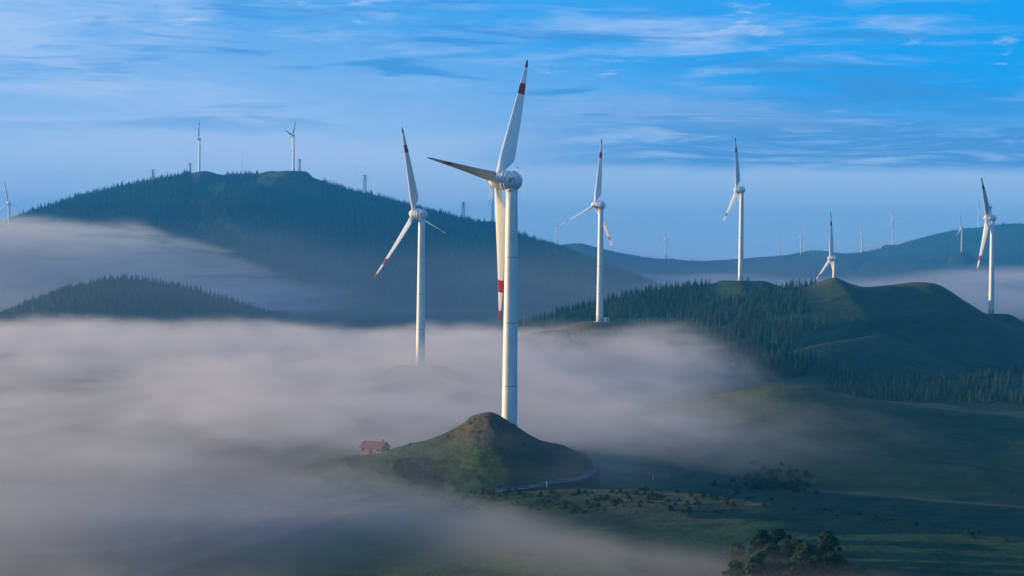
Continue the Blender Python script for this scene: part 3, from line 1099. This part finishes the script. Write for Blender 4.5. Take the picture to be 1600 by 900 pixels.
for k in sorted(first):
    o = bpy.data.objects.new('spruce_tree', CON[k % 5])
    link(o)
    o.location = (NX[k], NY[k], NZ[k] - .2)
    h = hgt[k]
    wd_ = h * RNG.uniform(.85, 1.55)
    o.scale = (wd_, wd_, h)
    o.rotation_euler = (0, 0, RNG.uniform(0, 6.28))
    lb, gp = GN_[RN[NI[k]] if NI[k] >= 0 else 'pale spur']
    tag(o, lb, 'conifer tree', gp)


def forest(name, X, Y, Z, H, label):
    """one mesh of points, a spruce grown on each by geometry nodes"""
    me = bpy.data.meshes.new(name)
    me.vertices.add(len(X))
    me.vertices.foreach_set('co', np.stack([X, Y, Z - .3], -1).astype(np.float32).ravel())
    a = me.attributes.new('tall', 'FLOAT', 'POINT'); a.data.foreach_set('value', H.astype(np.float32))
    a = me.attributes.new('wide', 'FLOAT', 'POINT'); a.data.foreach_set('value', (H * RNG.uniform(.8, 1.6, H.shape)).astype(np.float32))
    me.update()
    o = link(bpy.data.objects.new(name, me))
    tag(o, label, 'forest', kind='stuff')
    ng = bpy.data.node_groups.new(name, 'GeometryNodeTree')
    ng.interface.new_socket('Geometry', in_out='INPUT', socket_type='NodeSocketGeometry')
    ng.interface.new_socket('Geometry', in_out='OUTPUT', socket_type='NodeSocketGeometry')
    N = ng.nodes
    gi, go = N.new('NodeGroupInput'), N.new('NodeGroupOutput')
    iop = N.new('GeometryNodeInstanceOnPoints')
    j = N.new('GeometryNodeGeometryToInstance')
    srcs = [q for q in bpy.data.objects if q.name.startswith('spruce_tree')]
    seen = {}
    for q in srcs: seen.setdefault(q.data.name, q)
    for q in seen.values():
        oi = N.new('GeometryNodeObjectInfo'); oi.inputs['Object'].default_value = q
        ng.links.new(oi.outputs['Geometry'], j.inputs[0])
    ng.links.new(gi.outputs[0], iop.inputs['Points'])
    ng.links.new(j.outputs[0], iop.inputs['Instance'])
    iop.inputs['Pick Instance'].default_value = True
    ri = N.new('FunctionNodeRandomValue'); ri.data_type = 'INT'
    ri.inputs[4].default_value = 0; ri.inputs[5].default_value = 4
    ng.links.new(ri.outputs[2], iop.inputs['Instance Index'])
    rr = N.new('FunctionNodeRandomValue'); rr.data_type = 'FLOAT_VECTOR'
    rr.inputs[0].default_value = (0, 0, 0); rr.inputs[1].default_value = (0, 0, 6.28); rr.inputs['Seed'].default_value = 3
    ng.links.new(rr.outputs[0], iop.inputs['Rotation'])
    at = N.new('GeometryNodeInputNamedAttribute'); at.data_type = 'FLOAT'; at.inputs[0].default_value = 'tall'
    cx = N.new('ShaderNodeCombineXYZ'); mm = N.new('GeometryNodeInputNamedAttribute'); mm.data_type = 'FLOAT'; mm.inputs[0].default_value = 'wide'
    ng.links.new(mm.outputs[0], cx.inputs[0]); ng.links.new(mm.outputs[0], cx.inputs[1]); ng.links.new(at.outputs[0], cx.inputs[2])
    ng.links.new(cx.outputs[0], iop.inputs['Scale'])
    ng.links.new(iop.outputs[0], go.inputs[0])
    md = o.modifiers.new('trees', 'NODES'); md.node_group = ng
    return o


rest = np.array([k for k in range(len(NX)) if k not in first and (NY[k] < yc_all[k] + 25)])
forest('spruce_wood', NX[rest], NY[rest], NZ[rest], hgt[rest], 'rest of the dense spruce wood on the middle slopes')


def t_mtn(X, Y, Z, I, C3):
    d = (I == RN.index('mountain')) & (Y < 3990)
    gap = npss(fbm(X, Y, 160, 4, 33), -.32, -.05) * .55 + .4
    crest = Y > 3780
    return d & (RNG.uniform(0, 1, X.shape) < C3[:, 0] * np.where(crest, .8, gap)) & clear_of_pads(X, Y)


MX, MY, MZ, MI = scatter('mtn', -1200, 1200, 2600, 3990, 7.2, t_mtn)
forest('mountain_forest', MX, MY, MZ, RNG.uniform(4.5, 10.5, MX.shape) * np.where(RNG.uniform(0, 1, MX.shape) < .12, 1.3, 1), 'dark conifer forest covering the big mountain on the left')


def t_sp(X, Y, Z, I, C3):
    return (I == RN.index('spur hill')) & (Y < 2040) & (RNG.uniform(0, 1, X.shape) < .75)


SX, SY, SZ, SI = scatter('spur', -700, -100, 1500, 2050, 6.2, t_sp)
forest('hill_forest', SX, SY, SZ, RNG.uniform(4.5, 8.5, SX.shape), 'conifer wood on the small hill wrapped in cloud at the left')


def t_far(X, Y, Z, I, C3):
    d = np.isin(I, [RN.index('far mountain'), RN.index('far ridge')]) & (Y < 6900)
    return d & (RNG.uniform(0, 1, X.shape) < np.clip(C3[:, 0] * .8 - .1, 0, 1)) & (fbm(X, Y, 260, 3, 8) > -.08) & clear_of_pads(X, Y)


FX, FY, FZ, FI = scatter('far', 0, 2000, 4300, 6900, 17.0, t_far)
forest('far_woods', FX, FY, FZ, RNG.uniform(7, 13, FX.shape), 'patchy woods on the far right mountain')
print('trees', len(NX), len(MX), len(SX), len(FX))


# ------------------------------------------------------------------ broadleaf trees and bushes
def broad_meshes(seed, H, Wd, nleaf, lsz):
    """trunk with limbs; crown of many small leaf faces gathered in clumps. unit: metres"""
    rnd = random.Random(seed)
    tb, cb = MB(), MB()
    tb.tube((0, 0, -.3), (0, 0, H * .35), H * .022 + .03, H * .017 + .02, 7)
    clumps = []
    for k in range(18 + int(H * 11)):
        a = rnd.uniform(0, 6.28); u = rnd.uniform(.04, 1.0)
        rad = Wd * .5 * (1 - u ** 2.2) ** .6 * math.sqrt(rnd.uniform(.02, 1.0))
        c = Vector((rad * math.cos(a), rad * math.sin(a), H * (.04 + .88 * u)))
        clumps.append((c, rnd.uniform(.09, .16) * Wd * (1.15 - .45 * u)))
        b0 = Vector((0, 0, H * rnd.uniform(.1, .35)))
        m_ = (b0 + c) / 2 + Vector((0, 0, -H * .04))
        tb.tube(b0, m_, H * .010 + .01, H * .007 + .008, 5); tb.tube(m_, c, H * .007 + .008, .008, 4)
    for k in range(nleaf):
        c, r = clumps[rnd.randrange(len(clumps))]
        d = Vector((rnd.gauss(0, 1), rnd.gauss(0, 1), rnd.gauss(0, 1))).normalized() * r * (rnd.random() ** .6) * (1.5 if rnd.random() < .12 else 1.0)
        p = c + d * Vector((1, 1, .8)).x
        if p.z < .15: p.z = .15 + rnd.random() * .3
        nrm = (d.normalized() + Vector((rnd.uniform(-.8, .8), rnd.uniform(-.8, .8), rnd.uniform(-.2, .9)))).normalized()
        q = nrm.to_track_quat('Z', 'Y'); s = lsz * rnd.uniform(.6, 1.3)
        w = rnd.uniform(0, 6.28)
        vs = [p + q @ Vector((s * math.cos(w + t) * (1 if j % 2 else .6), s * math.sin(w + t) * (1 if j % 2 else .6), 0)) for j, t in enumerate((0, 1.57, 3.14, 4.71))]
        cb.add(vs, [(0, 1, 2, 3)], 0, False)
    return tb, cb


def broad_proto(seed, H, Wd, nleaf, lsz, leaf):
    tb, cb = broad_meshes(seed, H, Wd, nleaf, lsz)
    return tb.mesh('trunk', [M_BARK]), cb.mesh('crown', [leaf])


TREES = [broad_proto(s, 6.5, 4.4, 9500, .12, M_LEAF) for s in (1, 2, 3)] + [broad_proto(9, 6.5, 3.2, 6500, .11, M_LEAFY)]
BUSH = [broad_proto(s + 20, 2.0, 2.8, 420, .16, M_LEAF) for s in range(4)]


def plant(name, proto, x, y, z, sc, lab, cat, grp, parts=True):
    o = empty(name, (x, y, z), random.uniform(0, 6.28))
    wd_ = sc * (1.4 if name == 'leafy_tree' else 1.0)
    o.scale = (wd_, wd_, sc * random.uniform(.9, 1.15))
    link(bpy.data.objects.new('trunk', proto[0]), o); link(bpy.data.objects.new('crown', proto[1]), o)
    return tag(o, lab, cat, grp)


clump = [(1152, 872, .9, 0), (1190, 850, 1.0, 1), (1218, 846, 1.05, 2), (1245, 862, .9, 0), (1268, 868, .85, 3), (1292, 862, 1.0, 1), (1185, 905, 1.0, 2), (1215, 900, .95, 1),
         (1240, 905, 1.0, 0), (1270, 902, .9, 2), (1300, 900, 1.0, 0), (1325, 892, .8, 3), (1150, 900, .85, 0), (1345, 903, .7, 1),
         (1205, 870, .8, 1), (1228, 872, .85, 2), (1258, 884, .9, 1), (1284, 884, .85, 2), (1310, 878, .75, 1), (1175, 884, .85, 2), (1200, 888, .9, 0), (1250, 893, .95, 0)]
for k, (px, py, s, pr) in enumerate(clump):
    x, y, z = on_ground(px, py + 18)
    lab = 'green leafy tree in the shaded clump at the bottom right'
    grp = 'leafy trees in the clump at the bottom right'
    if pr == 3:
        lab = 'yellowing slim tree at the top of the bottom right clump' if py < 880 else 'yellowing slim tree at the right end of the bottom clump'
    plant('leafy_tree', TREES[pr], x, y, z - .4, s * random.uniform(.78, 1.02), lab, 'tree', grp)

rnd = random.Random(3)
hedge = [(x_ + rnd.uniform(-3, 3), 767 + 5 * math.sin(x_ * .03) + rnd.uniform(-7, 26), rnd.uniform(.22, .62)) for x_ in list(range(700, 1150, 2))]
for px, py, s in hedge:
    x, y, z = on_ground(px, py + 6)
    plant('hedge_bush', BUSH[rnd.randrange(4)], x, y, z - .3, s, 'low dark bush in the scrub strip below the curving road', 'bush', 'bushes below the road')
for k in range(34):
    u = rnd.random()
    px = 1110 + 480 * u; py = 768 + 76 * u + rnd.uniform(-2, 9)
    x, y, z = on_ground(px, py)
    plant('crest_bush', BUSH[rnd.randrange(4)], x, y, z - .3, rnd.uniform(.25, .6), 'low dark bush along the near grassy crest', 'bush', 'low bushes on the near crest')
kn = [(735, 658), (722, 667), (742, 652), (790, 655), (803, 662), (815, 670), (828, 679), (840, 686), (620, 694), (606, 700), (640, 692), (660, 690), (872, 700), (890, 704), (760, 648), (772, 648), (780, 660), (700, 680), (820, 690), (750, 670)]
for px, py in kn:
    x, y, z = on_ground(px, py + 4)
    plant('knoll_bush', BUSH[rnd.randrange(4)], x, y, z - .3, rnd.uniform(.2, .42), 'low scrubby bush on the small knoll', 'bush', 'bushes on the knoll')
for k in range(64):
    px = 1205 + rnd.gauss(0, 34); py = 768 - abs(rnd.gauss(0, 17)) + abs(px - 1205) * .05
    x, y, z = on_ground(px, py)
    plant('valley_bush', BUSH[rnd.randrange(4)], x, y, z - .3, rnd.uniform(.5, 1.15), 'misty bush in the thicket of the shallow valley', 'bush', 'bushes in the valley thicket')


# ------------------------------------------------------------------ air
def volmat(name, col, dens, aniso):
    m = bpy.data.materials.new(name); m.use_nodes = True
    t = m.node_tree; t.nodes.clear()
    p = t.nodes.new('ShaderNodeVolumePrincipled')
    p.inputs['Color'].default_value = (*col, 1); p.inputs['Density'].default_value = dens; p.inputs['Anisotropy'].default_value = aniso
    o = t.nodes.new('ShaderNodeOutputMaterial'); t.links.new(p.outputs[0], o.inputs['Volume'])
    return m


hb_ = MB(); hb_.box((0, 0, 90), (25200, 25200, 440))
haze = hb_.build('haze', [volmat('haze', (0.05, 0.42, 0.97), 1.1e-4, 0.0)])
tag(haze, kind='stuff')


def fog(label, mn, mx, res, fn, aniso=0.25, col=(0.76, 0.75, 0.79)):
    v = bpy.data.volumes.new('fog_bank'); o = link(bpy.data.objects.new('fog_bank', v))
    tag(o, label, 'fog', kind='stuff')
    ng = bpy.data.node_groups.new('fog', 'GeometryNodeTree')
    ng.interface.new_socket('Geometry', in_out='INPUT', socket_type='NodeSocketGeometry')
    ng.interface.new_socket('Geometry', in_out='OUTPUT', socket_type='NodeSocketGeometry')
    E.tree = ng
    go = ng.nodes.new('NodeGroupOutput'); vc = ng.nodes.new('GeometryNodeVolumeCube')
    vc.inputs['Min'].default_value = mn; vc.inputs['Max'].default_value = mx
    for a, n in zip('XYZ', res): vc.inputs['Resolution ' + a].default_value = n
    pos = ng.nodes.new('GeometryNodeInputPosition').outputs[0]
    x, y, z = sep(pos)
    d = fn(x, y, z, pos)
    # nothing at the very edge of the grid
    for q, a, b_ in ((x, mn[0], mx[0]), (y, mn[1], mx[1]), (z, mn[2], mx[2])):
        w = (b_ - a) * .06
        d = d * ss(q, a, a + w) * (1.0 - ss(q, b_ - w, b_))
    E.put(emax(d, 0.0) * 1000.0, vc.inputs['Density'])      # grid in thousandths so that thin edges are kept
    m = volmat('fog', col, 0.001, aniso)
    sm = ng.nodes.new('GeometryNodeSetMaterial'); sm.inputs['Material'].default_value = m
    ng.links.new(vc.outputs[0], sm.inputs[0]); ng.links.new(sm.outputs[0], go.inputs[0])
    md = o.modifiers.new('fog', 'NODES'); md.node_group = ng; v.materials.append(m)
    return o


def f_main(x, y, z, pos):
    n = nz(vec(x * .006, y * .005, z * .02), 1.0, 4, .55, .7)
    n2 = nz(vec(x * .020, y * .010, z * .06), 1.0, 5, .62, 1.2)
    n3 = nz(vec(x * .050, y * .022, z * .16), 1.0, 4, .65, 1.0)
    top = -45.0 + (n - .5) * 18.0 + (n2 - .5) * 16.0 + (n3 - .5) * 9.0 - ss(y, 1120.0, 1400.0) * 26.0 + ss(y, 650.0, 950.0) * 3.0 - ss(x, 30.0, 260.0) * 9.0 + 9.0 * ss(x, 45.0, 80.0) * (1.0 - ss(x, 100.0, 145.0)) * ss(y, 840.0, 980.0) * (1.0 - ss(y, 1040.0, 1150.0)) + (1.0 - ss(x, -110.0, -30.0)) * (1.0 - ss(y, 500.0, 700.0)) * 3.0
    d = ss(top - z, -5.0, 13.0)
    edge = x + (n - .5) * 200.0 + (n2 - .5) * 150.0
    d = d * (1.0 - ss(edge, 25.0, 115.0))
    d = d * (ss(y + (n - .5) * 50.0 - ss(x, -90.0, -20.0) * 90.0, 400.0, 520.0) + .34 * ss(y, 415.0, 455.0) * ss(x, -75.0, -30.0) * (1.0 - ss(x, 8.0, 45.0)))
    return d * .024 * (0.15 + 1.45 * ss(n2 * .55 + n3 * .45, .36, .64)) * (.8 + 0.0)


fog('thick pale fog filling the valley behind the small knoll', (-520, 380, -78), (300, 1400, -28), (170, 150, 36), f_main)


def f_right(x, y, z, pos):
    n = nz(vec(x * .013, y * .007, z * .04), 1.0, 5, .6, 1.4)
    n2 = nz(vec(x * .040, y * .016, z * .12), 1.0, 5, .65, 1.2)
    top = -43.5 + (n - .5) * 18.0 + (n2 - .5) * 9.0 - ss(x, 60.0, 190.0) * 10.0
    d = ss(top - z, 0.0, 9.0) * (1.0 - ss(x + (n - .5) * 150.0 + (n2 - .5) * 80.0 - (y - 500.0) * .04, 20.0, 80.0)) * ss(x + (n - .5) * 60.0, -20.0, 50.0)
    return d * .0115 * ss(n2 * .6 + n * .4, .42, .62) * ss(y, 440.0, 520.0)


fog('thin mist drifting over the meadow right of the knoll', (-40, 430, -68), (230, 860, -34), (120, 110, 30), f_right)


def f_near(x, y, z, pos):
    n = nz(vec(x * .018, y * .018, z * .03), 1.0, 4, .55, .4)
    n2 = nz(vec(x * .05, y * .03, z * .1), 1.0, 3, .6, .6)
    yc = 392.0 - (x + 40.0) * ss(x, -60.0, 20.0) * 1.05
    s = y - yc + (n - .5) * 16.0
    crest = -37.8 - ss(x, -110.0, 40.0) * 9.0
    n3 = nz(vec(x * .12, y * .05, z * .25), 1.0, 3, .6, .8)
    top = crest - ss(s, 0.0, 18.0) * 16.0 - ss(s, -4.0, -75.0) * 11.5 + (n2 - .5) * 4.0 + (n3 - .5) * 2.0
    d = ss(top - z, -1.0, 3.5)
    return d * .021 * (0.25 + n * .9 + n2 * .6)


fog('bluish ground mist flowing over the shaded near slope', (-150, 255, -60), (70, 450, -36), (100, 90, 26), f_near)


def f_left(x, y, z, pos):
    n = nz(vec(x * .0035, y * .0018, z * .020), 1.0, 5, .6, 1.0)
    n2 = nz(vec(x * .008, y * .003, z * .075), 1.0, 6, .66, 1.4)
    top = 46.0 - ss(x, -560.0, -290.0) * 82.0 + (n - .5) * 50.0 + (n2 - .5) * 26.0
    d = ss(top - z, 0.0, 26.0) * (1.0 - ss(x + (n - .5) * 200.0, -400.0, -190.0))
    return d * .0062 * (.06 + ss(n * .3 + n2 * .7, .42, .60))


fog('streaky cloud lying between the small wooded hill and the mountain at left', (-1150, 2080, -95), (-180, 3000, 90), (120, 60, 64), f_left, .3, (0.62, 0.66, 0.71))  # blue-grey tint stands in for shade on this cloud


def f_thin(x, y, z, pos):
    n = nz(vec(x * .003, y * .0015, z * .02), 1.0, 4, .55, .6)
    top = 30.0 + (n - .5) * 70.0
    return ss(top - z, -10.0, 120.0) * (.00033 + .0006 * (1.0 - ss(y, 1650.0, 2100.0)) * (1.0 - ss(x, -250.0, -60.0))) * (.2 + n * 1.6)


fog('thin blue mist along the foot of the wooded mountain', (-560, 1560, -95), (460, 2900, 110), (60, 50, 30), f_thin, .2, (0.52, 0.60, 0.70))  # bluer scatter colour imitates the mist lying in shade


def f_far(x, y, z, pos):
    n = nz(vec(x * .0022, y * .001, z * .02), 1.0, 5, .6, .9)
    n2 = nz(vec(x * .007, y * .003, z * .06), 1.0, 4, .6, .9)
    top = -34.0 + (n - .5) * 55.0 + (n2 - .5) * 20.0 + ss(x, 800.0, 1100.0) * 26.0
    return ss(top - z, 0.0, 30.0) * .0028 * (.3 + n2)


fog('bank of mist in the far valley behind the dark right hill', (180, 2600, -100), (1700, 4700, 60), (100, 70, 30), f_far)


def f_top(x, y, z, pos):
    n = nz(vec(x * .003, y * .0015, z * .012), 1.0, 5, .6, .9)
    top = 95.0 + (n - .5) * 120.0
    return ss(top - z, 0.0, 60.0) * .0030 * ss(n, .38, .62) * (1.0 - ss(x, 2000., 2500.)) * ss(x, 1150.0, 1500.0)


fog('faint cloud hanging over the far right mountain', (1050, 6950, -20), (2500, 7450, 190), (80, 20, 40), f_top)
